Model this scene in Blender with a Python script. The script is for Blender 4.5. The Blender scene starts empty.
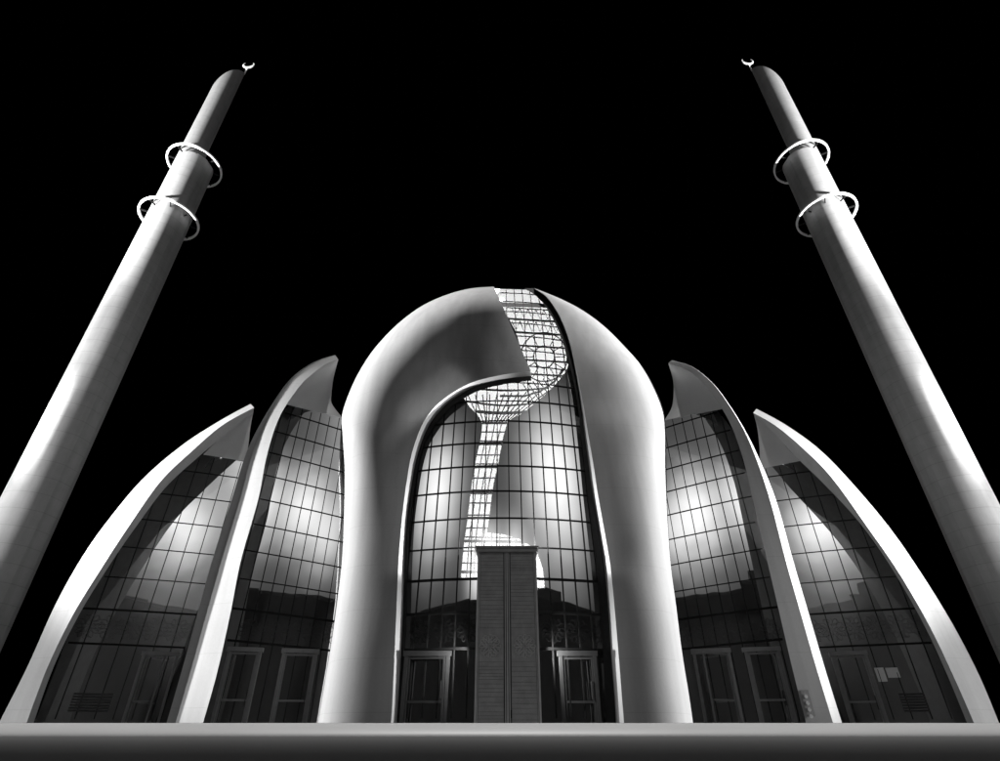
import bpy, math, random
from mathutils import Vector as V
random.seed(7)
rad = math.radians
scn = bpy.context.scene
COL = scn.collection

# ------------------------------------------------------------------ camera
F_PX, PITCH = 553.0, rad(33.0)
EYE = V((0.0, 0.0, 1.3))
GROUND, PLAZA = 0.0, 1.40
cd = bpy.data.cameras.new('camera')
cd.sensor_fit = 'HORIZONTAL'; cd.sensor_width = 36.0; cd.lens = 36.0*F_PX/1000.0
cd.clip_start = 0.1; cd.clip_end = 5000
cam = bpy.data.objects.new('camera', cd); COL.objects.link(cam)
cam.location = EYE; cam.rotation_euler = (rad(90)+PITCH, 0, 0)
scn.camera = cam

cp, sp = math.cos(PITCH), math.sin(PITCH)
def ray(u, v):
    """direction of sight towards a point of the photograph (1000 x 761)"""
    a, b = u-500.0, 380.5-v
    return V((a, F_PX*cp-b*sp, F_PX*sp+b*cp)).normalized()
def pix(p):
    d = p-EYE
    f = d.y*cp+d.z*sp
    return (500+F_PX*d.x/f, 380.5-F_PX*(d.z*cp-d.y*sp)/f)

# ------------------------------------------------------------------ curved facade surfaces
class Surf:
    """a facade leaning back with height and bowed in plan"""
    def __init__(s, m, az, R, a, c):
        s.m = V((m[0], m[1], 0)); s.n = V((math.sin(az), -math.cos(az), 0)); s.t = V((math.cos(az), math.sin(az), 0))
        s.R, s.a, s.c = R, a, c
    def off(s, z):
        q = max(0.0, min(0.9999, (z-PLAZA)/s.c))
        return s.a*(1-math.sqrt(1-q*q))
    def at(s, w, z, d=0.0):
        p = s.m+s.t*w-s.n*(s.off(z)+w*w/(2*s.R)-d)
        p.z = z
        return p
    def f(s, p, d):
        q = p-s.m; w = q.dot(s.t)
        if p.z-PLAZA > s.c: return 50.0
        return q.dot(V((s.n.x, s.n.y, 0)))+s.off(p.z)+w*w/(2*s.R)-d
    def hit(s, u, v, d=0.0):
        r = ray(u, v); prev = None; best = (1e9, 40.0)
        t = 12.0
        while t < 90:
            val = s.f(EYE+r*t, d)
            if abs(val) < best[0]: best = (abs(val), t)
            if val <= 0 and prev is not None:
                lo, hi = t-0.25, t
                for _ in range(30):
                    mid = (lo+hi)/2
                    if s.f(EYE+r*mid, d) > 0: lo = mid
                    else: hi = mid
                return EYE+r*hi
            prev = val; t += 0.25
        return EYE+r*best[1]
    def wz(s, p):
        return (p-s.m).dot(s.t), p.z
    def normal(s, p):
        e = 0.05
        g = V([(s.f(p+V(ax)*e, 0)-s.f(p-V(ax)*e, 0)) for ax in ((1,0,0),(0,1,0),(0,0,1))])
        return g.normalized()

CEN = Surf((0.15, 31.5), 0.0, 18.0, 14.0, 40.5)
LIN = Surf((-13.4, 38.8), rad(14), 60.0, 4.0, 36.0)
LOUT = Surf((-25.9, 43.0), rad(20), 70.0, 4.5, 36.0)
RIN = Surf((13.4, 38.8), rad(-14), 60.0, 4.0, 36.0)
ROUT = Surf((25.9, 43.0), rad(-20), 70.0, 4.5, 36.0)

# ------------------------------------------------------------------ helpers
def link(name, verts, faces, mat, parent=None, smooth=False):
    me = bpy.data.meshes.new(name)
    me.from_pydata([tuple(x) for x in verts], [], faces); me.update()
    if smooth:
        for p in me.polygons: p.use_smooth = True
    if mat: me.materials.append(mat)
    o = bpy.data.objects.new(name, me); COL.objects.link(o)
    if parent: o.parent = parent; o.matrix_parent_inverse = parent.matrix_world.inverted()
    return o
class MB:
    def __init__(s): s.v, s.f = [], []
    def add(s, vs, fs):
        k = len(s.v); s.v += [V(x) for x in vs]; s.f += [tuple(i+k for i in f) for f in fs]
    def box(s, lo, hi):
        x0,y0,z0 = lo; x1,y1,z1 = hi
        s.add([(x0,y0,z0),(x1,y0,z0),(x1,y1,z0),(x0,y1,z0),(x0,y0,z1),(x1,y0,z1),(x1,y1,z1),(x0,y1,z1)],
              [(0,3,2,1),(4,5,6,7),(0,1,5,4),(1,2,6,5),(2,3,7,6),(3,0,4,7)])
    def obox(s, c, ax, ay, az):
        """box about c with half axes ax, ay, az"""
        vs = [c+ax*i+ay*j+az*k for k in (-1,1) for (i,j) in ((-1,-1),(1,-1),(1,1),(-1,1))]
        s.add(vs, [(0,3,2,1),(4,5,6,7),(0,1,5,4),(1,2,6,5),(2,3,7,6),(3,0,4,7)])
    def bar(s, pts, sides, ws, wn, norms):
        """square bar along pts; sides / norms: cross axes per point"""
        n = len(pts); k = len(s.v)
        for p, a, b in zip(pts, sides, norms):
            s.v += [p-a*ws-b*wn, p+a*ws-b*wn, p+a*ws+b*wn, p-a*ws+b*wn]
        for i in range(n-1):
            q = k+4*i
            for j in range(4):
                s.f.append((q+j, q+(j+1)%4, q+4+(j+1)%4, q+4+j))
        s.f += [(k+3,k+2,k+1,k), tuple(k+4*(n-1)+j for j in range(4))]
    def tube(s, pts, r, n=8):
        k = len(s.v); m = len(pts)
        for i, p in enumerate(pts):
            d = (pts[min(i+1,m-1)]-pts[max(i-1,0)]).normalized()
            a = d.cross(V((0.31,0.2,0.93))).normalized(); b = d.cross(a)
            rr = r[i] if isinstance(r, (list,tuple)) else r
            for j in range(n):
                t = 2*math.pi*j/n
                s.v.append(p+a*(rr*math.cos(t))+b*(rr*math.sin(t)))
        for i in range(m-1):
            for j in range(n):
                s.f.append((k+i*n+j, k+i*n+(j+1)%n, k+(i+1)*n+(j+1)%n, k+(i+1)*n+j))
        s.f += [tuple(k+j for j in reversed(range(n))), tuple(k+(m-1)*n+j for j in range(n))]
    def build(s, name, mat, parent=None, smooth=False):
        return link(name, s.v, s.f, mat, parent, smooth)
def loft(rows):
    nr, nc = len(rows), len(rows[0])
    vs = [p for r in rows for p in r]
    fs = [(i*nc+j, i*nc+j+1, (i+1)*nc+j+1, (i+1)*nc+j) for i in range(nr-1) for j in range(nc-1)]
    return vs, fs
def cat(pts, n):
    """Catmull-Rom through 2-D (or n-D) points, n samples evenly along the index"""
    out = []; m = len(pts)-1
    for i in range(n):
        x = i/(n-1)*m; k = min(int(x), m-1); t = x-k
        p0 = pts[max(k-1,0)]; p1 = pts[k]; p2 = pts[k+1]; p3 = pts[min(k+2,m)]
        out.append(tuple(0.5*((2*b)+(-a+c)*t+(2*a-5*b+4*c-d)*t*t+(-a+3*b-3*c+d)*t**3) for a,b,c,d in zip(p0,p1,p2,p3)))
    return out
def arc(pts, n):
    """n samples evenly by length along a smooth 2-D curve"""
    q = cat(pts, 400); L = [0.0]
    for a, b in zip(q, q[1:]): L.append(L[-1]+math.dist(a, b))
    out = []; j = 0
    for i in range(n):
        x = L[-1]*i/(n-1)
        while j < len(q)-2 and L[j+1] < x: j += 1
        t = (x-L[j])/max(1e-9, L[j+1]-L[j]); t = max(0, min(1, t))
        out.append(tuple(a+(b-a)*t for a, b in zip(q[j], q[j+1])))
    return out
def at_v(pts, vs):
    """samples of a curve that falls steadily in v, at the values vs"""
    q = cat(pts, 400); out = []
    for v in vs:
        best = None
        for a, b in zip(q, q[1:]):
            if (a[1]-v)*(b[1]-v) <= 0 and a[1] != b[1]:
                t = (v-a[1])/(b[1]-a[1]); best = (a[0]+(b[0]-a[0])*t, v); break
        out.append(best or min(q, key=lambda p: abs(p[1]-v)))
    return out
def inside(p, poly):
    x, y = p; c = False
    for (x0,y0),(x1,y1) in zip(poly, poly[1:]+poly[:1]):
        if (y0 > y) != (y1 > y) and x < (x1-x0)*(y-y0)/(y1-y0)+x0: c = not c
    return c
def empty(name, loc, label=None, cat_=None, group=None):
    o = bpy.data.objects.new(name, None); COL.objects.link(o); o.location = loc
    o.empty_display_size = 0.5
    if label: o['label'] = label
    if cat_: o['category'] = cat_
    if group: o['group'] = group
    bpy.context.view_layer.update()
    return o

# ------------------------------------------------------------------ materials
def new_mat(name):
    m = bpy.data.materials.new(name); m.use_nodes = True
    nt = m.node_tree; nt.nodes.clear()
    out = nt.nodes.new('ShaderNodeOutputMaterial')
    return m, nt, out
def N(nt, typ, **kw):
    n = nt.nodes.new(typ)
    for k, v in kw.items():
        if k.startswith('_'): setattr(n, k[1:], v)
        else: n.inputs[k.replace('__', ' ')].default_value = v
    return n
def g(x, a=1.0): return (x, x, x, a)
def surface(name, base, rough=0.6, var=0.08, scale=3.0, bump=0.0, metallic=0.0, joints=None, spec=0.4, fine=60.0, streak=0.0):
    """matt procedural surface: two sizes of mottling, fine grain and optional level joints"""
    m, nt, out = new_mat(name)
    b = N(nt, 'ShaderNodeBsdfPrincipled', Roughness=rough, Metallic=metallic)
    b.inputs['Specular IOR Level'].default_value = spec
    tc = N(nt, 'ShaderNodeTexCoord')
    n1 = N(nt, 'ShaderNodeTexNoise', Scale=scale, Detail=6.0); n2 = N(nt, 'ShaderNodeTexNoise', Scale=fine, Detail=3.0)
    nt.links.new(tc.outputs['Object'], n1.inputs['Vector']); nt.links.new(tc.outputs['Object'], n2.inputs['Vector'])
    mx = N(nt, 'ShaderNodeMath', _operation='MULTIPLY_ADD'); mx.inputs[1].default_value = 0.5
    nt.links.new(n2.outputs['Fac'], mx.inputs[0]); nt.links.new(n1.outputs['Fac'], mx.inputs[2])
    mr = N(nt, 'ShaderNodeMapRange'); mr.inputs[1].default_value = 0.45; mr.inputs[2].default_value = 1.05
    mr.inputs[3].default_value = base*(1-var); mr.inputs[4].default_value = base*(1+var)
    nt.links.new(mx.outputs[0], mr.inputs[0])
    val = mr.outputs[0]
    if streak:
        mp = N(nt, 'ShaderNodeMapping'); mp.inputs['Scale'].default_value = (1.6, 1.6, 0.07)
        n3 = N(nt, 'ShaderNodeTexNoise', Scale=1.0, Detail=5.0)
        nt.links.new(tc.outputs['Object'], mp.inputs[0]); nt.links.new(mp.outputs[0], n3.inputs['Vector'])
        ms = N(nt, 'ShaderNodeMapRange'); ms.inputs[1].default_value = 0.35; ms.inputs[2].default_value = 0.65
        ms.inputs[3].default_value = 1-streak; ms.inputs[4].default_value = 1+streak*0.4
        nt.links.new(n3.outputs['Fac'], ms.inputs[0])
        mk = N(nt, 'ShaderNodeMath', _operation='MULTIPLY'); nt.links.new(val, mk.inputs[0]); nt.links.new(ms.outputs[0], mk.inputs[1])
        val = mk.outputs[0]
    if joints:
        period, width, depth = joints
        sx = N(nt, 'ShaderNodeSeparateXYZ'); nt.links.new(tc.outputs['Object'], sx.inputs[0])
        dv = N(nt, 'ShaderNodeMath', _operation='DIVIDE'); dv.inputs[1].default_value = period
        nt.links.new(sx.outputs['Z'], dv.inputs[0])
        fr = N(nt, 'ShaderNodeMath', _operation='FRACT'); nt.links.new(dv.outputs[0], fr.inputs[0])
        lt = N(nt, 'ShaderNodeMath', _operation='LESS_THAN'); lt.inputs[1].default_value = width/period
        nt.links.new(fr.outputs[0], lt.inputs[0])
        ml = N(nt, 'ShaderNodeMath', _operation='MULTIPLY_ADD'); ml.inputs[1].default_value = -depth; ml.inputs[2].default_value = 1.0
        nt.links.new(lt.outputs[0], ml.inputs[0])
        mm = N(nt, 'ShaderNodeMath', _operation='MULTIPLY'); nt.links.new(val, mm.inputs[0]); nt.links.new(ml.outputs[0], mm.inputs[1])
        val = mm.outputs[0]
    nt.links.new(val, b.inputs['Base Color'])
    if bump:
        bp = N(nt, 'ShaderNodeBump', Strength=bump, Distance=0.02)
        nt.links.new(n2.outputs['Fac'], bp.inputs['Height']); nt.links.new(bp.outputs[0], b.inputs['Normal'])
    nt.links.new(b.outputs[0], out.inputs[0])
    return m
M_SHELL = surface('pale_concrete', 0.215, 0.75, 0.07, 0.35, 0.12, joints=(2.4, 0.03, 0.12), spec=0.15, fine=9.0, streak=0.10)
M_FIN = surface('white_concrete', 0.28, 0.7, 0.07, 0.5, 0.12, joints=(2.8, 0.03, 0.12), spec=0.15, fine=9.0, streak=0.09)
M_LINING = surface('lining_concrete', 0.34, 0.75, 0.06, 0.5, 0.12, spec=0.15, fine=9.0)
M_LIP = surface('white_edge', 0.80, 0.6, 0.03, 1.0, spec=0.2)
M_MINARET = surface('minaret_concrete', 0.24, 0.72, 0.10, 0.8, 0.15, joints=(1.5, 0.045, 0.22), spec=0.15, fine=14.0, streak=0.10)
M_RING = surface('white_metal', 0.85, 0.4, 0.03, 2.0)
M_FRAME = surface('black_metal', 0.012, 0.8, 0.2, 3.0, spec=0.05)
M_ALU = surface('grey_aluminium', 0.045, 0.7, 0.15, 3.0, spec=0.08)
M_BRONZE = surface('bronze', 0.26, 0.5, 0.22, 2.2, 0.3, fine=40)
M_BRONZE_L = surface('worn_bronze', 0.40, 0.45, 0.15, 2.2)
M_BRONZE_D = surface('dark_bronze', 0.08, 0.45, 0.2, 3.0)
M_FRIEZE = surface('frieze_metal', 0.012, 0.9, 0.2, 3.0, spec=0.02)
M_REVEAL = surface('shaded_reveal', 0.03, 0.6, 0.3, 1.5)  # shade on the sails' inner sides, put into the colour
M_DOOR = surface('door_aluminium', 0.14, 0.5, 0.15, 3.0)
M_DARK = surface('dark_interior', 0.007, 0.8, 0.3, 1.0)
M_STONE = surface('ledge_stone', 0.22, 0.55, 0.05, 0.8, 0.0, spec=0.3)
M_COPING = surface('coping_stone', 0.25, 0.5, 0.05, 0.8, 0.0, spec=0.3)
M_GROUND = surface('asphalt', 0.04, 0.85, 0.25, 2.0, 0.4)
M_PLAZA = surface('plaza_paving', 0.025, 0.8, 0.15, 1.0, 0.3)
M_PAPER = surface('paper', 0.5, 0.8, 0.05, 30.0)
M_CITY = surface('city_render', 0.03, 0.8, 0.2, 0.3)

def glass_mat():
    m, nt, out = new_mat('mirror_glass')
    gl = N(nt, 'ShaderNodeBsdfGlossy', Color=g(0.95), Roughness=0.015)
    tr = N(nt, 'ShaderNodeBsdfTransparent', Color=g(0.9))
    fr = N(nt, 'ShaderNodeLayerWeight', Blend=0.35)
    mr = N(nt, 'ShaderNodeMapRange'); mr.inputs[3].default_value = 0.86; mr.inputs[4].default_value = 0.98
    nt.links.new(fr.outputs['Fresnel'], mr.inputs[0])
    tc = N(nt, 'ShaderNodeTexCoord'); nz = N(nt, 'ShaderNodeTexNoise', Scale=0.5, Detail=1.0)
    nt.links.new(tc.outputs['Object'], nz.inputs['Vector'])
    bp = N(nt, 'ShaderNodeBump', Strength=0.25, Distance=0.03)
    nt.links.new(nz.outputs['Fac'], bp.inputs['Height']); nt.links.new(bp.outputs[0], gl.inputs['Normal'])
    mx = N(nt, 'ShaderNodeMixShader'); nt.links.new(mr.outputs[0], mx.inputs[0])
    nt.links.new(tr.outputs[0], mx.inputs[1]); nt.links.new(gl.outputs[0], mx.inputs[2])
    nt.links.new(mx.outputs[0], out.inputs[0])
    return m
M_GLASS = glass_mat()
def sky_glow_mat():
    m, nt, out = new_mat('sky_glow')
    e = N(nt, 'ShaderNodeEmission', Color=g(1.0), Strength=7.4)  # emission stands in for sky seen through the far glass
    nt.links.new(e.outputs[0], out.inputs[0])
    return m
M_SKY_GLOW = sky_glow_mat()

# ------------------------------------------------------------------ the setting
def sheet(name, x0, x1, y0, y1, z, m):
    o = link(name, [(x0,y0,z),(x1,y0,z),(x1,y1,z),(x0,y1,z)], [(0,1,2,3)], m); o['kind'] = 'structure'; return o
LEDGE_Y = 6.0
sheet('ground', -900, 900, -900, 900, GROUND, M_GROUND)
pl = MB(); pl.box((-120, LEDGE_Y+1.2, GROUND+0.004), (120, 130, PLAZA)); pz = pl.build('plaza', M_PLAZA); pz['kind'] = 'structure'

# plaza edge wall, rounded coping over a plain face
led = empty('plaza_wall', (0, LEDGE_Y, GROUND), 'low smooth stone wall with rounded pale top edge along the bottom of the view', 'wall')
top_z = EYE.z+0.0222*(LEDGE_Y+0.12)
hh = 0.052
prof = [(LEDGE_Y+1.3, top_z-0.03), (LEDGE_Y+0.5, top_z-0.004), (LEDGE_Y+0.30, top_z), (LEDGE_Y+0.22, top_z-0.006), (LEDGE_Y+0.15, top_z-0.020), (LEDGE_Y+0.09, top_z-0.040),
        (LEDGE_Y+0.045, top_z-0.062), (LEDGE_Y+0.015, top_z-0.084), (LEDGE_Y+0.003, top_z-0.098), (LEDGE_Y, top_z-2*hh)]
def extrude_x(profile, x0, x1, n=1):
    rows = [[V((x0+(x1-x0)*i/n, y, z)) for (y, z) in profile] for i in range(n+1)]
    return loft(rows)
vs, fs = extrude_x(prof, -120, 120)
link('coping', vs, fs, M_COPING, led, True)
face = [(LEDGE_Y+0.10, top_z-2*hh+0.003), (LEDGE_Y-0.002, top_z-2*hh-0.001)]
fy, fz = LEDGE_Y-0.003, top_z-2*hh-0.004
for k in range(26):
    face.append((fy, fz))
    fy -= 0.02*math.tan(rad(14*math.exp(-k/3.5)+0.1)); fz -= 0.02
face.append((fy-0.02, GROUND+0.005))
vs, fs = extrude_x(face, -120, 120)
link('wall_face', vs, fs, M_STONE, led, True)

# ------------------------------------------------------------------ the mosque
mosque = empty('mosque', (0, 40, PLAZA), 'domed mosque of pale curved concrete shells with mirrored glass between them', 'mosque')

def bez(p0, p1, p2, p3, n):
    out = []
    for i in range(n+1):
        t = i/n; s = 1-t
        out.append(p0*s**3+p1*(3*s*s*t)+p2*(3*s*t*t)+p3*t**3)
    return out
def dome_shell(pairs, lip_pts, d_edge, push, bulge=0.06, n=90):
    """a thick rounded shell lofted from its inner edge round to its far side"""
    full = cat([tuple(b)+tuple(a)+tuple(l) for (b, a), l in zip(pairs, lip_pts)], n)
    rows, lips = [], []
    for bu, bv, au, av, lu, lv in full:
        A = CEN.hit(au, av, d_edge); B = CEN.hit(bu, bv, d_edge)
        rb = ray(bu, bv); ra = ray(au, av)
        B = B+rb*push
        lat = (B-A); lat = lat-ra*lat.dot(ra); w = lat.length; e = lat/w
        nd = V((0.0, -ra.y, -ra.z)).normalized()            # at its inner edge the shell faces straight to the square
        T = (e-nd*e.dot(nd)-ra*bulge).normalized()
        depth = max(0.5, (B-A).dot(ra))
        sec = bez(A, A+T*(0.76*w), B-rb*(0.85*depth), B, 26)
        el = (e-rb*e.dot(rb)).normalized()
        q = min(1.0, w/6.0)
        back = [B+rb*1.2-el*0.25*q, B+rb*2.6-el*1.0*q, B+rb*4.5-el*2.6*q, B+rb*6.0-el*4.6*q]
        rows.append(sec+back)
        L = CEN.hit(lu, lv, 0.12)
        lips.append([A.copy(), L])
    return rows, lips
LP = [((318,722.8),(391,722.8)),((322,700),(392.5,700)),((330,652),(394.5,655)),((336.5,608),(396.6,605)),((342,560),(398.5,562)),
      ((344,515),(401.8,520)),((344.6,470),(406,486)),((342.5,436),(410.5,459)),((342,414),(416.4,438.8)),((352,386),(423,423)),
      ((365,362),(432,410)),((380,342),(443,399.7)),((400,322),(456,390.6)),((422,306),(471,382.8)),((446,295),(489,377.6)),((470,288.6),(510,373.6)),((494,286.6),(531,371.6))]
LL = [(397,722.8),(398.5,700),(401.2,655),(403.2,605),(404.6,562),(407,520),(411.5,486),(416,461),(422,441),(428.5,426),(437.5,413.5),(447.5,403.5),(459.5,395),(473.5,387.4),(490.5,382),(510.5,378),(531,376)]
rows, lips = dome_shell(LP, LL, 0.8, 2.8, 0.0)
vs, fs = loft(rows)
# the blunt end of the hook
k = len(vs); sec = rows[-1]; ns = len(sec)
for p in sec: vs.append(p.copy())
for p in sec: vs.append(p+(p-EYE).normalized()*1.8+V((-0.12, 0, 0)))
for j in range(ns-1): fs.append((k+j, k+j+1, k+ns+j+1, k+ns+j))
shell_l = link('dome_shell', vs, fs, M_SHELL, mosque, True)
vs, fs = loft(lips); lip = link('edge_band', vs, fs, M_LIP, shell_l, True)

RP = [((693,722.8),(624,722.8)),((688.5,692),(621.5,692)),((682,652),(618.6,655)),((676,605),(614.5,607)),((671,568),(610.3,566)),
      ((668,530),(604.5,532)),((666.2,494),(598,495)),((665.3,462),(593,462)),((665.4,430),(587.5,430)),((662,406),(583.2,404)),((645,371),(577.2,374)),
      ((623,345),(570,343)),((602,324.5),(562,321)),((581,309.5),(554,306.5)),((560,298.6),(545.5,295.8)),((538,289.6),(534,288.2))]
RL = [(616,722.8),(614,692),(611,655),(608,607),(604.3,566),(599,532),(592.8,495),(588.2,462),(583.9,430),(580.6,404),(576,374),(569.4,343),(561.4,321),(553.4,306.5),(544.9,295.8),(533.4,288.2)]
rows, lips = dome_shell(RP, RL, 0.8, 2.8, 0.0)
vs, fs = loft(rows); shell_r = link('dome_shell', [V(x) for x in vs], fs, M_SHELL, mosque, True)
vs, fs = loft(lips); link('edge_band', vs, fs, M_LIP, shell_r, True)
# dark gutters between shell edge and glass
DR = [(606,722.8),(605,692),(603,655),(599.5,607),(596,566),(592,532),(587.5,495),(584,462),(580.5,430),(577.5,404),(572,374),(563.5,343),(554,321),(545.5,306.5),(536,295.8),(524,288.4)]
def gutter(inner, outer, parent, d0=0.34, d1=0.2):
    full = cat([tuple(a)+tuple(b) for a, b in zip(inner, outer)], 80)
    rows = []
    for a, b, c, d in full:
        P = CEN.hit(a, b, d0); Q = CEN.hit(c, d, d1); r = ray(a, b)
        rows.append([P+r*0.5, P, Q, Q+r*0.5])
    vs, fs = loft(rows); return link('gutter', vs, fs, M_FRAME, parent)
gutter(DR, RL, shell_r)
DL = [(u+(3.2 if i < 9 else 4), v+(0 if i < 9 else 2.5+0.35*(i-9))) for i, (u, v) in enumerate(LL[:-1])]+[(531.5, 380.6)]
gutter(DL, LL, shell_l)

# ---- glazing
def glazing(S, left, right, nv=60, nu=24, top_last=None):
    """glass sheet filled between two boundary curves, lying on the facade surface"""
    l = arc(left, nv); r = arc(right, nv)
    rows = [[S.hit(a+(c-a)*j/nu, b+(d-b)*j/nu) for j in range(nu+1)] for (a,b),(c,d) in zip(l, r)]
    poly = l+list(reversed(r))
    vs, fs = loft(rows)
    return link('glazing', vs, fs, M_GLASS, mosque, True), poly
def grid(S, poly, parent, ws, zs, w=0.024, heavy=(), d=0.03, fan=0.0):
    mb = MB(); up = V((0,0,1))
    def runs(pts):
        cur = []
        for p in pts:
            if inside(pix(p), poly): cur.append(p)
            else:
                if len(cur) > 2: yield cur
                cur = []
        if len(cur) > 2: yield cur
    for x in ws:
        for run in runs([S.at(x, PLAZA+0.02+0.25*i, d) for i in range(160) if PLAZA+0.25*i < S.c-0.5]):
            nn = [S.normal(p) for p in run]
            mb.bar(run, [S.t]*len(run), w, 0.03, nn)
    for z in zs:
        hw = 0.06 if any(abs(z-h) < 0.01 for h in heavy) else w
        for run in runs([S.at(-16+0.2*i, z*(1+fan*(-16+0.2*i)), d+0.005) for i in range(161)]):
            nn = [S.normal(p) for p in run]
            mb.bar(run, [n.cross(V((1,0,0))).normalized() if True else up for n in nn], hw, 0.034, nn)
    return mb.build('mullion_grid', M_FRAME, parent)

gl_c, poly_c = glazing(CEN, [(394,722.6),(398,600),(403.5,510),(409,460),(420,425),(445,390),(475,340),(493,304),(499.5,288.9)],
                            [(621,722.6),(611,600),(600,515),(589,445),(582,400),(572,350),(558,316),(540,294),(531,289.2)], 70, 26)
zc = [5.27+1.77*i for i in range(0, 20)]
grid(CEN, poly_c, gl_c, [-0.33+0.735*i for i in range(-10, 12)], zc, 0.029, heavy=(zc[0], zc[1], zc[2]))

gl_li, poly_li = glazing(LIN, [(203,722.6),(218,669),(231,609.5),(241,560),(258,500),(263,470.4),(271.5,436.7),(280,415.7),(290,404.6)],
                              [(335,722.6),(346,650),(352,570),(353,500),(352,460),(351,438),(350,428),(350,423),(349,419.5)])
zi = [6.3+1.8*i for i in range(0, 14)]
grid(LIN, poly_li, gl_li, [-9.3+0.75*i for i in range(26)], zi, heavy=(zi[0], zi[1]), fan=-0.0105)
gl_lo, poly_lo = glazing(LOUT, [(33,722.6),(74.5,622.7),(110.8,563),(160,492.5),(181,470.4),(203,454.4)],
                               [(176,722.6),(204,622),(220,563),(239,500),(246,475),(251,463)])
zo = [6.9+2.25*i for i in range(0, 12)]
grid(LOUT, poly_lo, gl_lo, [-13+1.1*i for i in range(24)], zo, heavy=(zo[0], zo[1]))
gl_ri, poly_ri = glazing(RIN, [(680,722.6),(665,650),(658,570),(656,500),(656,460),(656,438),(657,430),(658,425),(659,421.5)],
                              [(806,722.6),(792.6,669),(779,611),(767,560),(753,500),(747.5,474.6),(741,451.5),(732.8,430.4),(716,408.8)])
grid(RIN, poly_ri, gl_ri, [-9.3+0.75*i for i in range(26)], zi, heavy=(zi[0], zi[1]), fan=0.0105)
gl_ro, poly_ro = glazing(ROUT, [(832,722.6),(802,622),(787,563),(769,506),(762,485),(757,469.5)],
                               [(968,722.6),(922,621),(890,566),(842,500),(823,482),(800,461)])
grid(ROUT, poly_ro, gl_ro, [-13+1.1*i for i in range(24)], zo, heavy=(zo[0], zo[1]))

# ---- sail shells
def along(P, r, k, w): return P+r*(k*w)
def sail(S, curves, d, ks, jback, n=60, mirror=False):
    """curves: pixel curves from the glass side outwards; ks: how fast each facet falls back per metre of width"""
    samp = [arc(c, n) for c in curves]
    rows = []
    for i in range(n):
        P = S.hit(*samp[0][i], d); pts = [P]
        t = (P-EYE).length
        for c, kk in zip(samp[1:], ks):
            r0 = ray(*c[i]); w = t*(r0-(pts[-1]-EYE).normalized()).length
            t = t+kk*w
            pts.append(EYE+r0*t)
        (ja, jb), (ka, kb) = samp[0][i], samp[1][i]
        q = math.hypot(ka-ja, kb-jb) or 1.0; q = min(5.0, 0.6*q)/q
        inner = S.hit(ja+(ka-ja)*q, jb+(kb-jb)*q, -0.15)
        O = pts[-1]; rO = ray(*samp[-1][i])
        tail = O+rO*2.2
        rows.append([inner]+pts+[tail, (tail+inner)/2+rO*0.5])
    nc = len(rows[0]); vs = []; fs = []
    # separate facets so that their meeting edges stay crisp
    for j in range(nc):
        k = len(vs); j2 = (j+1) % nc
        for rrow in rows: vs += [rrow[j], rrow[j2]]
        for i in range(n-1): fs.append((k+2*i, k+2*i+1, k+2*i+3, k+2*i+2))
    k = len(vs); vs += rows[-1]; fs.append(tuple(range(k, k+nc)))
    m = n-1
    o = link('sail_shell', vs, fs[m:], M_FIN, mosque, True)
    rv = link('reveal', vs[:2*n], fs[:m], M_REVEAL, o, True)         # inner side of the sail, its shade put into the dark colour
    return o, rows
def lining(S, edge, free, parent, d0, push):
    """inner face of a sail above its glass; 'edge' runs up the sail, 'free' is its open rear edge"""
    e = arc(edge, 24); f = arc(free, 24); rows = []
    for (a, b), (c, d) in zip(e, f):
        P = S.hit(a, b, d0); r = ray(c, d)
        row = []
        for j in range(13):
            t = j/12; u, v = a+(c-a)*t, b+(d-b)*t
            q = S.hit(u, v, d0*(1-t)**1.5)
            row.append(q+ray(u, v)*(push*math.sin(t*math.pi/2)*0.6))
        rows.append(row)
    vs, fs = loft(rows); return link('inner_lining', vs, fs, M_LINING, parent, True)

# left outer
O = [(-1,722.8),(27.7,666),(55,605.5),(83,555.7),(110.6,517),(143.8,478),(182.5,445),(221,420),(250.5,404)]
I = [(26.6,722.8),(48,666),(74,613),(102.5,566.6),(129,526),(160,482),(191.5,451.5),(222,425.5),(254,407.6)]
J = [(33.5,722.8),(54,666),(80,613),(110,564.5),(136.5,526),(166,487),(199,456.5),(229.4,431),(253,411.8)]
lo, _ = sail(LOUT, [J, I, O], 3.4, [-0.9, 1.5], 0.0)
lining(LOUT, [(203,454.6),(215,443),(229.4,431),(241,421.4),(253,411.8)], [(247,461.6),(247.6,452),(249,440),(250.6,426),(253.6,410)], lo, 1.2, 1.5)
# left inner
O = [(166.5,722.8),(180.5,675),(195,622.7),(211.4,563),(231.5,500),(246,453.6),(263,419),(286,384),(303,368.4),(320,359.4),(335,355)]
I0 = [(175,722.8),(189,675),(204.5,619),(221,560),(239,500),(251,456),(265.5,420),(287.3,384.6),(303.8,368.9),(320.5,359.8),(335.3,355.2)]
I1 = [(203,722.8),(217,673),(230.5,613),(241,560),(258,500),(267,455),(279.5,417),(299,387),(312,374.2),(326,364),(338.2,359.3)]
li, _ = sail(LIN, [I1, I0, O], 2.0, [1.1, 0.15], 0.0)
lining(LIN, [(284.5,404),(294,386.5),(308,373),(324,362.8),(337.4,358.8)], [(343,418.6),(332,404),(331.4,394.7),(333.5,378),(338.2,359.8)], li, 1.2, 1.5)
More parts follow.
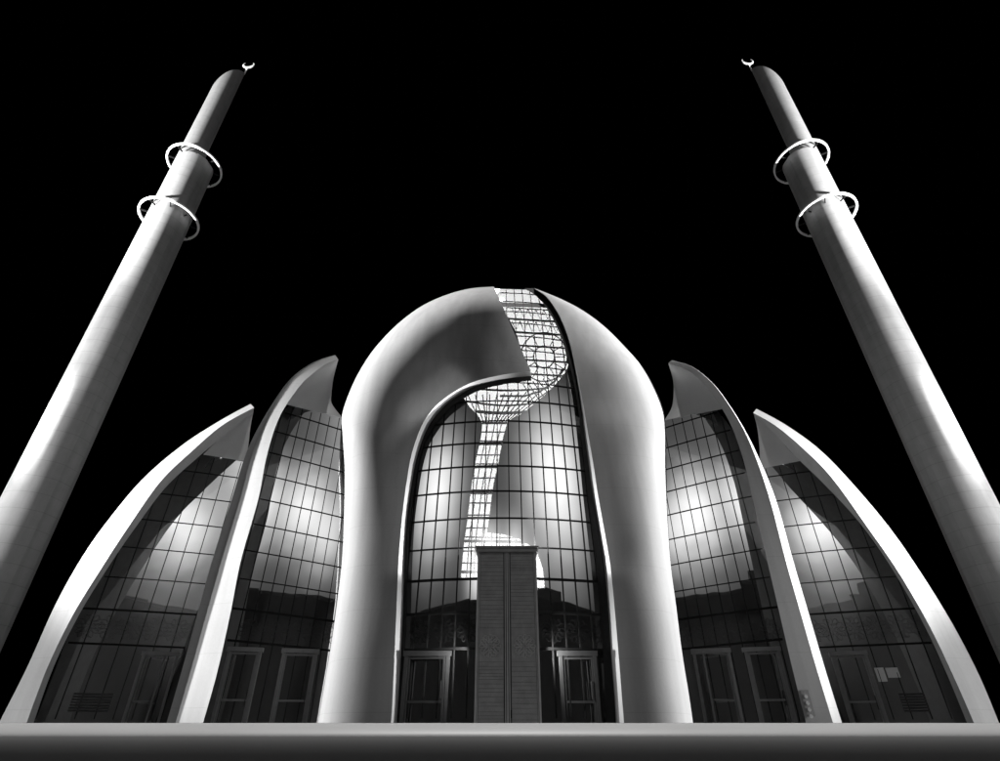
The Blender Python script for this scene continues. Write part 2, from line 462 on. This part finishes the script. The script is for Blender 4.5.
# right inner
O = [(842,722.8),(824,665),(806,604),(793,560),(776,500),(757.5,455),(741,423),(720,391.5),(705,376),(690,365.6),(671.6,360.4)]
G = [(833,722.8),(815.5,665),(798,604),(785.5,560),(770,500),(754,453),(739.5,422.2),(719.3,391.2),(704.6,375.9),(689.8,365.6),(671.4,360.5)]
I1 = [(806,722.8),(792,667),(779,611),(767,560),(753,500),(742.5,457),(729.5,422),(712,394),(697,377),(683,368),(668,363)]
ri, ri_rows = sail(RIN, [I1, G, O], 2.0, [0.5, 2.0], 0.0)
lining(RIN, [(722,409),(712.5,389),(698,373.5),(684,366.5),(669,362.6)], [(664,420.8),(671.5,408),(673.5,394.7),(673,380),(668.6,364.2)], ri, 1.2, 1.5)
# right outer
O = [(999,722.8),(979,675),(952,623),(921,573),(889,527),(852,483),(820,450),(786,425),(756.5,408.8)]
I = [(974,722.8),(953,675),(929,625),(899,573),(868,528),(832,478),(803,448.5),(776,426),(753.2,412.8)]
J = [(967,722.8),(946,672),(922,621),(891,567),(859,522),(823,483),(795,456),(771,430),(754,414.6)]
ro, _ = sail(ROUT, [J, I, O], 3.4, [-0.9, 1.5], 0.0)
lining(ROUT, [(800,461),(789,450),(776,435),(764,423),(754.4,414.8)], [(759,469),(759.7,452),(758.4,436),(756.5,424),(753.6,413.6)], ro, 1.2, 1.5)

# ------------------------------------------------------------------ added glowing sheet for the bright sky seen through the centre glass
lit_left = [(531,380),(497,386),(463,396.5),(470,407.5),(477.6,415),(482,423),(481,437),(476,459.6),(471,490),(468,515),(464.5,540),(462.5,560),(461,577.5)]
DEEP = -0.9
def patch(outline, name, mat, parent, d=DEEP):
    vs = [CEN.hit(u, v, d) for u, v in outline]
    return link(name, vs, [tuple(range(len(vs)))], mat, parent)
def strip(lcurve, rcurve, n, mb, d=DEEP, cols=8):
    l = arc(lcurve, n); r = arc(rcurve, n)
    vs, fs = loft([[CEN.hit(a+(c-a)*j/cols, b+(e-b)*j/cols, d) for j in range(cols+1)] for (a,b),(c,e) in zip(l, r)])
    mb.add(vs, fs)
glow_mesh = MB()
strip([(488,288.5),(500,303.5)], [(533,290),(549,305)], 4, glow_mesh)
strip([(499,303.5),(515,330),(522,355),(528,375),(530,392)], [(549,305),(560,331),(566,355),(567.5,369),(553,387)], 14, glow_mesh)
strip([(528,378),(496,384),(463,396.5)], [(553,387),(540,399),(529,407.8)], 6, glow_mesh)
strip([(463,396.5),(470,407.5),(478,415.3),(482.3,423)], [(529,407.8),(526,411),(516,417),(507.5,422)], 6, glow_mesh)
strip([(482.3,423),(481,437),(476,459.6),(471,490),(468,515),(466,530)], [(507.5,422),(503.2,437),(499,459.6),(493,487.5),(489.5,515),(487,532.5)], 16, glow_mesh)
strip([(466,530),(464.5,540),(463.3,551)], [(487,532.5),(512,536),(531,546)], 4, glow_mesh)
strip([(463.3,551),(462,565),(461,577.5)], [(490,551),(490,565),(490,577.5)], 4, glow_mesh)
strip([(525,546),(528,560),(530,588)], [(536,549.5),(542.5,568),(544.8,588)], 5, glow_mesh)
lit = glow_mesh.build('sky_glow_sheet', M_SKY_GLOW, mosque)
# lattice before the glowing sheet: rungs, uprights, rings and braces
lat = MB()
def bar_px(pts, w=0.035, d=DEEP+0.25):
    q = [CEN.hit(u, v, d) for u, v in pts]
    lat.tube(q, w*1.6, 5)
def lerp2(a, b, t): return (a[0]+(b[0]-a[0])*t, a[1]+(b[1]-a[1])*t)
lv = [423,432,441,444,455,464,467,478,490,493,503,515,518,528,537,541,551,563,572]
Lc = [(482.3,423),(481,437),(476,459.6),(471,490),(468,515),(464.5,540),(461,577.5)]
Rc = [(507.5,422),(503.2,437),(499,459.6),(493,487.5),(489.5,515),(487,540),(486,577.5)]
for i, v in enumerate(lv):
    a, b = at_v(Lc, [v])[0], at_v(Rc, [v])[0]
    if v > 533 and v < 546: b = (530, v+1)
    bar_px([lerp2(a, b, t/4) for t in range(5)], 0.028 if i % 3 else 0.055)
for fr in (0.22, 0.5, 0.78):
    vv = [423+154*i/24 for i in range(25)]
    bar_px([lerp2(a, b, fr) for a, b in zip(at_v(Lc, vv), at_v(Rc, vv))], 0.022)
for x in range(492, 533, 8): bar_px([(x, 533), (x-0.5, 549)], 0.022)
# bowl: fanned ribs and two rings
for i in range(12):
    t = i/11
    bar_px([lerp2((468,395.5),(548,391),t), lerp2((481,424),(510,421),t)], 0.026)
bar_px([(466+ (546-466)*i/12, 401+4.5*math.sin(math.pi*i/12)) for i in range(13)], 0.045)
bar_px([(477+(530-477)*i/10, 411.5+1.5*math.sin(math.pi*i/10)) for i in range(11)], 0.07)
bar_px([(470+(548-470)*i/12, 392-4+2.5*math.sin(math.pi*i/12)) for i in range(13)], 0.05)
# upper part under the crown: two zigzag trusses, a round rosette and raking slats
for v, w in ((309,.035),(320,.06),(333,.06),(346,.05),(360,.05),(374,.05)):
    bar_px([(507,v-1.5),(530,v),(570,v+2.4)], w)
for v0, v1 in ((309.5,318.5),(322,331.5)):
    for i in range(6):
        u = 512+8*i
        bar_px([(u, v0+0.06*(u-530)), (u+4, v1+0.06*(u-530)), (u+8, v0+0.06*(u-530))], 0.024)
for rr_ in (24.5, 11.0):
    bar_px([(544+rr_*0.95*math.cos(2*math.pi*i/40), 357+rr_*math.sin(2*math.pi*i/40)) for i in range(41)], 0.035)
for i in range(12):
    a_ = 2*math.pi*i/12
    bar_px([(544+q*0.95*math.cos(a_), 357+q*math.sin(a_)) for q in (10.5, 16, 22.5)], 0.024)
for i in range(9):
    bar_px([(523+5*i, 384-1.2*i), (533+5*i, 401-2.6*i)], 0.026)
bar_px([(500,396),(525,396),(541,391),(554,382),(563,369)], 0.05)
lat.build('lattice', M_DARK, lit)
bm_ = MB(); strip([(498,302.3),(500,306.5)], [(552,304),(553,308)], 3, bm_, 0.045, 10); bm_.build('ring_beam', M_ALU, gl_c)

# dark room behind all the glass
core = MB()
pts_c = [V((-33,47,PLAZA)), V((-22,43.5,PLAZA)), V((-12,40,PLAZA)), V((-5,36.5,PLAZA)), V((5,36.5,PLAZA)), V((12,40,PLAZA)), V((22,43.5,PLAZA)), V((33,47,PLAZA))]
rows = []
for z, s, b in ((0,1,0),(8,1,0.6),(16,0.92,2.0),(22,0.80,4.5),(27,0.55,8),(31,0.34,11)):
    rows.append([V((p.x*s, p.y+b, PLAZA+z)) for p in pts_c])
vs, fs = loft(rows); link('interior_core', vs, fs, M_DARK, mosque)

# ------------------------------------------------------------------ entrance portal
PY = 31.45
portal = MB()
px0, px1, pzt = -1.235, 2.0, 10.25
pc = (px0+px1)/2
portal.box((px0, PY, PLAZA), (px1, PY+2.4, pzt))
po = portal.build('portal', M_BRONZE_D, mosque)
for sgn in (-1, 1):
    m = MB()
    a, b = (px0+0.16, pc-0.2) if sgn < 0 else (pc+0.2, px1-0.16)
    z = PLAZA+0.05; i = 0
    while z < pzt-0.12:
        h = random.choice((0.13, 0.16, 0.2, 0.24, 0.2))
        if 4.5 < z < 6.1: h = 1.6
        h = min(h, pzt-0.1-z)
        m.box((a, PY-0.055-random.uniform(0,0.012), z), (b, PY-0.004, z+h-0.011)); z += h
    leaf = m.build('portal_leaf', M_BRONZE, po)
fr = MB()
for x, w, dpt in ((px0-0.02,0.10,0.12),(px1-0.08,0.10,0.12),(pc-0.13,0.05,0.10),(pc-0.035,0.07,0.13),(pc+0.08,0.05,0.10),(px0+0.1,0.04,0.06),(px1-0.14,0.04,0.06)):
    fr.box((x, PY-dpt, PLAZA), (x+w, PY-0.002, pzt-0.002))
fr.build('portal_frame', M_BRONZE_L, po)
co = MB()
co.box((px0-0.10, PY-0.22, pzt-0.10), (px1+0.10, PY+2.4, pzt+0.10)); co.box((px0-0.17, PY-0.30, pzt+0.105), (px1+0.17, PY+2.4, pzt+0.20))
co.build('cornice', M_BRONZE, po)
def rosette(mb, cx, cz, r, n=8, y=PY-0.08, w=0.02):
    P = lambda a, q: V((cx+q*math.cos(a), y, cz+q*math.sin(a)))
    for ph in range(3):
        pts = [P(2*math.pi*i/96, r*(0.62+0.34*math.cos(n*2*math.pi*i/96/2*(1 if ph else 2)+ph*2.1))) for i in range(97)]
        mb.tube(pts, w, 5)
    for i in range(n):
        a = 2*math.pi*i/n
        pts = [P(a+0.42*math.sin(t/12*math.pi*2), r*(0.12+0.84*t/12)) for t in range(13)]
        mb.tube(pts, w*0.9, 5)
for cx in (px0+0.72, px1-0.72):
    m = MB(); rosette(m, cx, 5.35, 0.58); m.build('medallion', M_BRONZE_L, po)

# ------------------------------------------------------------------ friezes, doors and other ground floor fittings
def frieze(S, poly, parent, z0, z1, ws):
    mb = MB()
    for w in ws:
        c = S.at(w, (z0+z1)/2, 0.10)
        if not inside(pix(c), poly): continue
        r = (z1-z0)*0.42; n = 6
        Q = lambda a, q: S.at(w+q*math.cos(a), (z0+z1)/2+q*math.sin(a), 0.08)
        for ph in (0.0, 1.57):
            mb.tube([Q(2*math.pi*i/60, r*(0.66+0.32*math.cos(n*2*math.pi*i/60+ph*2))) for i in range(61)], 0.010, 4)
        for i in range(n):
            a = 2*math.pi*i/n
            mb.tube([Q(a+0.5*math.sin(t/8*6.28), r*(0.1+0.85*t/8)) for t in range(9)], 0.009, 4)
    return mb.build('frieze', M_FRIEZE if S is CEN else M_ALU, parent)
frieze(CEN, poly_c, gl_c, zc[0]+0.12, zc[1]-0.12, [-4.4+1.3*i for i in range(0,3)])
frieze(CEN, poly_c, gl_c, zc[0]+0.12, zc[1]-0.12, [2.7+1.3*i for i in range(3)])
for S, po_, gg in ((LIN, poly_li, gl_li), (RIN, poly_ri, gl_ri)): frieze(S, po_, gg, zi[0]+0.12, zi[1]-0.12, [-4+1.3*i for i in range(8)])
for S, po_, gg in ((LOUT, poly_lo, gl_lo), (ROUT, poly_ro, gl_ro)): frieze(S, po_, gg, zo[0]+0.12, zo[1]-0.12, [-6+1.4*i for i in range(9)])
def door(S, w0, w1, ztop, open_=0.0, side=1):
    mat = M_ALU if S is CEN else M_DOOR
    """glazed door in an aluminium frame standing in the glass wall"""
    n = S.n; t = S.t; up = V((0,0,1)); base = S.at((w0+w1)/2, PLAZA, 0.1); base.z = PLAZA
    h = ztop-PLAZA; W = (w1-w0)/2
    mb = MB()
    for sx in (-1, 1): mb.obox(base+t*(sx*W)+up*(h/2), t*0.085, n*0.11, up*(h/2))
    mb.obox(base+up*(h+0.13), t*(W+0.16), n*0.13, up*0.125)
    d = mb.build('door', mat, mosque)
    lf = MB(); W2 = W-0.1
    hx = base+t*(-side*W2); td = (t*side*math.cos(open_)+n*math.sin(open_)).normalized(); nd = td.cross(up)
    for q in (0.05, 2*W2-0.05): lf.obox(hx+td*q+up*(h/2), td*0.055, nd*0.03, up*(h/2-0.02))
    for zz in (0.1, h-0.09, h*0.42): lf.obox(hx+td*W2+up*zz, td*(W2-0.11), nd*0.028, up*0.05)
    l = lf.build('door_leaf', mat, d)
    hd = MB(); q = hx+td*(2*W2-0.16)+nd*0.08; q2 = hx+td*(2*W2-0.16)-nd*0.08
    for z_ in (q, q2): hd.tube([z_+up*1.6, z_+up*2.4], 0.025, 6)
    hd.build('handle', M_ALU, l)
    return d
def wat(S, u, v=700): return S.wz(S.hit(u, v))[0]
door(CEN, wat(CEN,404), wat(CEN,446), zc[0]-0.35, 0.12, 1)
door(CEN, wat(CEN,563), wat(CEN,597), zc[0]-0.35)
door(LIN, wat(LIN,218), wat(LIN,250), zi[0]-0.4); door(LIN, wat(LIN,275), wat(LIN,309), zi[0]-0.4)
door(LOUT, wat(LOUT,130), wat(LOUT,165), zo[0]-0.6, 0.7)
door(RIN, wat(RIN,702), wat(RIN,738), zi[0]-0.4, 0.6, -1); door(RIN, wat(RIN,756), wat(RIN,790), zi[0]-0.4)
door(ROUT, wat(ROUT,845), wat(ROUT,880), zo[0]-0.6)
lv_ = MB()
for i in range(7):
    z = 2.9+0.16*i
    for (S, a, b) in ((LOUT, 72, 112),):
        p, q = S.at(wat(S,a), z, 0.1), S.at(wat(S,b), z, 0.1)
        lv_.bar([p, q], [V((0,0,1))]*2, 0.05, 0.03, [S.n]*2)
lv_.build('louvre', M_ALU, gl_lo)
lv_ = MB()
for i in range(7):
    z = 2.9+0.16*i
    p, q = ROUT.at(wat(ROUT,900), z, 0.1), ROUT.at(wat(ROUT,926), z, 0.1)
    lv_.bar([p, q], [V((0,0,1))]*2, 0.05, 0.03, [ROUT.n]*2)
lv_.build('louvre', M_ALU, gl_ro)
# paper notices on the right-hand glass
for (u, v, hw, hh_, lab) in ((881, 674.5, 0.27, 0.42, 'white upright paper notice on dark glass, the one nearer the tall door'),
                            (893, 672.5, 0.36, 0.30, 'white wide paper notice on dark glass, to the right of the upright one')):
    c = ROUT.hit(u, v, 0.05); w_, z_ = ROUT.wz(c)
    m = MB(); m.obox(c, ROUT.t*hw, ROUT.n*0.006, V((0,0,1))*hh_)
    for k in range(4): pass
    o = m.build('paper_notice', M_PAPER); o['label'] = lab; o['category'] = 'notice'
    o['group'] = 'paper notices on the glass'
# slim plate with round fixings at the foot of the right inner sail
def on_face(row, f): return row[1].lerp(row[2], f)-ray(*pix(row[1]))*0.06
pm = MB(); rs = [ri_rows[i] for i in range(1, 6)]
for f0, f1 in ((0.10, 0.42),):
    vs, fs = loft([[on_face(r_, f0+(f1-f0)*j/2) for j in range(3)] for r_ in rs])
    pm.add(vs, fs)
    vs, fs = loft([[on_face(r_, f0)+ray(*pix(r_[1]))*0.07*q for q in (0, 1)] for r_ in rs]); pm.add(vs, fs)
    vs, fs = loft([[on_face(r_, f1)+ray(*pix(r_[1]))*0.07*q for q in (0, 1)] for r_ in rs]); pm.add(vs, fs)
plate = pm.build('fixing_plate', M_DOOR, ri)
for r_ in (ri_rows[1], ri_rows[2], ri_rows[3], ri_rows[4]):
    c = on_face(r_, 0.26)-ray(*pix(r_[1]))*0.02; bm_ = MB(); d_ = ray(*pix(r_[1]))
    bm_.tube([c, c-d_*0.05], 0.09, 10); bm_.build('bolt', M_RING, plate)

# ------------------------------------------------------------------ minarets
def minaret(x0, y0, sc, side, label):
    """side -1: stands left, its tall tip on the inner side"""
    root = empty('minaret', (x0, y0, PLAZA), label, 'minaret', 'twin minarets beside the mosque')
    view = V((x0, y0, 0)).normalized(); inn = V((-side*view.y*1.0, side*view.x, 0)) # unit, sideways towards the middle of the picture
    if inn.x*(-side) < 0: inn = -inn
    cam_ = -view
    D = math.hypot(x0, y0)
    R = 1.37*sc
    zr1, zr2 = EYE.z+32.5*sc, EYE.z+38.8*sc
    n = 72
    def ring_pts(r, cx, flat=None):
        out = []
        for i in range(n):
            a = 2*math.pi*i/n; X, Yc = r*math.cos(a), r*math.sin(a)       # X inward, Y to camera
            if flat:
                nx, ny, dist = flat
                q = X*nx+Yc*ny
                if q > dist: X -= nx*(q-dist); Yc -= ny*(q-dist)
            out.append((X+cx, Yc))
        return out
    fl = (math.cos(rad(48)), math.sin(rad(48)), R*0.955)
    lower = ring_pts(R, 0.0, fl)
    def P(X, Yc, z): return V((x0, y0, 0))+inn*X+cam_*Yc+V((0,0,z))
    rows = [[P(X, Yc, z) for X, Yc in lower+lower[:1]] for z in [GROUND+0.01]+[PLAZA+ (zr2-PLAZA)*i/20 for i in range(1, 21)]]
    vs, fs = loft(rows)
    k = len(vs); vs += rows[-1][:-1]; fs.append(tuple(range(k, k+n)))
    shaft = link('shaft', vs, fs, M_MINARET, root, False)
    for i, p in enumerate(shaft.data.polygons): p.use_smooth = True
    shaft.data.set_sharp_from_angle(angle=rad(9))
    # upper, slimmer shaft with its slanting rounded top
    r2 = 0.90*sc; cx = -(R-r2)
    up_ = ring_pts(r2, cx); rows = []
    zt = lambda X, Yc=0.0: EYE.z-0.62*(Yc+math.sqrt(Yc*Yc+0.05))+sc*(48.9+4.35*math.sin(min(1.0, 1.02*max(0, (X-cx+r2)/(2*r2)))**0.62*math.pi/2))
    levels = 14
    for j in range(levels+1):
        t = j/levels
        rows.append([P(X, Yc, zr2-0.3+(zt(X, Yc)-zr2+0.3)*t) for X, Yc in up_+up_[:1]])
    # sloping cap, filled towards the middle line
    for s in (0.8, 0.5, 0.2, 0.0):
        rows.append([P(X, Yc*s, zt(X, Yc*s)) for X, Yc in up_+up_[:1]])
    vs, fs = loft(rows); us = link('spire', vs, fs, M_MINARET, root, True); us.data.set_sharp_from_angle(angle=rad(40))
    # balcony rings on short brackets
    for zr in (zr1, zr2):
        prof = [(2.02,-0.09),(2.05,-0.06),(2.05,0.08),(2.03,0.10),(1.94,0.10),(1.92,0.08),(1.92,-0.07),(1.94,-0.09),(2.02,-0.09)]
        rows = []
        for r_, z_ in prof:
            rows.append([P(r_*sc*math.cos(2*math.pi*i/96), r_*sc*math.sin(2*math.pi*i/96), zr+z_*sc) for i in range(97)])
        vs, fs = loft(rows); rg = link('balcony_ring', vs, fs, M_RING, root, True); rg.data.set_sharp_from_angle(angle=rad(30))
        for i in range(8):
            bk = MB()
            a = 2*math.pi*i/8+0.2; d_ = inn*math.cos(a)+cam_*math.sin(a); tt = inn*-math.sin(a)+cam_*math.cos(a)
            bk.obox(P(0,0,zr)+d_*(1.64*sc), d_*0.30*sc, tt*0.05, V((0,0,1))*0.10)
            bk.build('bracket', M_FRAME, rg)
    # crescent on a short stem, turned to the square in front
    tip = P(cx+r2*0.97, 0, zt(cx+r2)); cr = MB()
    cen = tip+V((0,0,1.62*sc))
    cr.tube([tip-V((0,0,0.15)), cen-V((0,0,0.48*sc))], 0.06*sc, 8)
    cr.tube([cen-V((0,0,0.82*sc)), cen-V((0,0,0.74*sc)), cen-V((0,0,0.66*sc))], [0.04*sc, 0.11*sc, 0.04*sc], 8)
    m = 21; pts, rr = [], []
    for i in range(m):
        a = rad(-90)+rad(132)*(2*i/(m-1)-1)
        pts.append(cen+(V((1,0,0))*math.cos(a)+V((0,0,1))*math.sin(a))*0.50*sc); rr.append(0.02+0.085*sc*math.cos((2*i/(m-1)-1)*math.pi/2)**0.8)
    cr.tube(pts, rr, 8)
    cr.build('crescent', M_RING, root, True)
    return root
minaret(-42.24, 48.0, 1.7143, -1, 'tall round concrete minaret with two ring balconies, rising on the left of the dome')
minaret(41.88, 48.0, 1.735, 1, 'tall round concrete minaret with two ring balconies, rising on the right of the dome')

# ------------------------------------------------------------------ houses across the street, seen in the glass
def block(x0, x1, y, depth, h, label, step=None):
    r = empty('apartment_block', ((x0+x1)/2, y, GROUND), label, 'building', 'blocks across the street')
    m = MB(); m.box((x0, y-depth, GROUND+0.004), (x1, y, h))
    m.build('wall', M_CITY, r)
    p = MB(); p.box((x0-0.2, y-depth-0.2, h+0.003), (x1+0.2, y+0.2, h+0.5))
    if step: p.box((step[0], y-depth+2, h+0.5), (step[1], y-1, h+step[2]))
    p.build('roof', M_CITY, r)
for a in ((-75,-16.01,-22,14,25.0,'dark flat-roofed block mirrored in the left half of the central glass'),
          (-16,16,-22,14,24.6,'dark block mirrored behind the entrance portal'),
          (16.01,75,-22,14,25.8,'dark stepped block mirrored in the right half of the central glass',(19,31,3.0))):
    block(*a)

# ------------------------------------------------------------------ light
world = bpy.data.worlds.new('World'); scn.world = world; world.use_nodes = True
nt = world.node_tree; nt.nodes.clear()
wo = nt.nodes.new('ShaderNodeOutputWorld')
sky = nt.nodes.new('ShaderNodeTexSky'); sky.sky_type = 'NISHITA'; sky.sun_disc = False
SUN_EL, SUN_AZ = rad(88), rad(0)
sky.sun_elevation = SUN_EL; sky.sun_rotation = SUN_AZ
bw = nt.nodes.new('ShaderNodeRGBToBW'); nt.links.new(sky.outputs[0], bw.inputs[0])
base = N(nt, 'ShaderNodeMath', _operation='MULTIPLY'); base.inputs[1].default_value = 0.0003
nt.links.new(bw.outputs[0], base.inputs[0])
tc = nt.nodes.new('ShaderNodeTexCoord')
def refl(S, u, v):
    p = S.hit(u, v); r = ray(u, v); n = S.normal(p)
    return (r-n*(2*r.dot(n))).normalized()
acc = base.outputs[0]
def lobe(direction, sigma_deg, amp):
    """a soft glow added to the sky behind the onlooker, to mirror in the glass"""
    global acc
    d = N(nt, 'ShaderNodeVectorMath', _operation='DOT_PRODUCT'); d.inputs[1].default_value = direction
    nt.links.new(tc.outputs['Generated'], d.inputs[0])
    k = 1.0/(rad(sigma_deg)**2)
    a = N(nt, 'ShaderNodeMath', _operation='MULTIPLY_ADD'); a.inputs[1].default_value = k; a.inputs[2].default_value = -k
    nt.links.new(d.outputs['Value'], a.inputs[0])
    e = N(nt, 'ShaderNodeMath', _operation='EXPONENT'); nt.links.new(a.outputs[0], e.inputs[0])
    m = N(nt, 'ShaderNodeMath', _operation='MULTIPLY_ADD'); m.inputs[1].default_value = amp
    nt.links.new(e.outputs[0], m.inputs[0]); nt.links.new(acc, m.inputs[2]); acc = m.outputs[0]
for S, u, v, s, a in ((CEN,437,492,6.5,1.2),(CEN,556,478,8.5,1.3),(LIN,303,508,3.2,1.0),(LOUT,191,534,3.0,0.7),(RIN,698,511,3.5,1.15),(ROUT,811,533,3.0,0.7)):
    dr = refl(S, u, v); print('glow', u, v, [round(x, 2) for x in dr]); lobe(dr, s, a)
lobe(V((0,-0.86,0.50)), 22, 0.075)
# the sky ahead of the onlooker stays night-black
sx = nt.nodes.new('ShaderNodeSeparateXYZ'); nt.links.new(tc.outputs['Generated'], sx.inputs[0])
fd = N(nt, 'ShaderNodeMapRange', _interpolation_type='SMOOTHSTEP'); fd.inputs[1].default_value = 0.0; fd.inputs[2].default_value = -0.35
nt.links.new(sx.outputs['Y'], fd.inputs[0])
mu = N(nt, 'ShaderNodeMath', _operation='MULTIPLY'); nt.links.new(acc, mu.inputs[0]); nt.links.new(fd.outputs[0], mu.inputs[1]); acc = mu.outputs[0]
bg = nt.nodes.new('ShaderNodeBackground'); nt.links.new(acc, bg.inputs['Color']); bg.inputs['Strength'].default_value = 1.0
nt.links.new(bg.outputs[0], wo.inputs[0])

sd = bpy.data.lights.new('sun', 'SUN'); sd.energy = 5.0; sd.angle = rad(0.5); sd.color = (1.0, 0.99, 0.98)
so = bpy.data.objects.new('sun', sd); COL.objects.link(so)
sdir = V((math.sin(SUN_AZ)*math.cos(SUN_EL), math.cos(SUN_AZ)*math.cos(SUN_EL), math.sin(SUN_EL)))
so.rotation_euler = sdir.to_track_quat('Z', 'Y').to_euler(); so.location = (0, 60, 90)
def add_spot(loc, aim, watt, size, blend, soft=1.2):  # unseen spot added to shape the light on the buildings
    ld = bpy.data.lights.new('added_spot', 'SPOT'); ld.energy = watt; ld.spot_size = rad(size); ld.spot_blend = blend; ld.shadow_soft_size = soft
    o = bpy.data.objects.new('added_spot', ld); COL.objects.link(o)
    o.location = loc; o.rotation_euler = (V(loc)-V(aim)).to_track_quat('Z', 'Y').to_euler()
for s in (-1, 1):
    add_spot((s*65, 36, 34), (0, 41, 15), 760000, 42, 0.4, 1.5)          # added spots lighting the domes from the side
    add_spot((0.38+s*0.9, 31.35, 10.75), (0.38+s*6.0, 31.75, 13.5), 2000, 110, 0.4, 0.12)   # spots added above the portal to brighten the shell edges
    add_spot((0.38+s*1.95, 30.9, 5.0), (0.38+s*6.0, 31.6, 5.0), 480, 150, 0.3, 0.12)  # lower pair of added spots, also brightening the shell edges
    add_spot((s*80, 20, 6), (s*31, 41, 8.5), 175000, 27, 0.6)                # added spots for the outermost sails
    for el, watt in ((8, 250000), (22, 230000), (35, 600000), (48, 2200000)):             # a bank of narrow beams added to light each minaret
        add_spot((s*82, 8, 6), (s*42.2, 48, 6+56.5*math.tan(rad(el))), watt, 33, 0.9)

scn.render.engine = 'CYCLES'
scn.view_settings.view_transform = 'Standard'; scn.view_settings.look = 'None'
scn.view_settings.gamma = 1.0; scn.view_settings.exposure = 0.0; scn.view_settings.use_curve_mapping = False
scn.cycles.max_bounces = 8; scn.cycles.glossy_bounces = 4; scn.cycles.transparent_max_bounces = 10
scn.cycles.sample_clamp_indirect = 4.0
scn.cycles.use_denoising = True
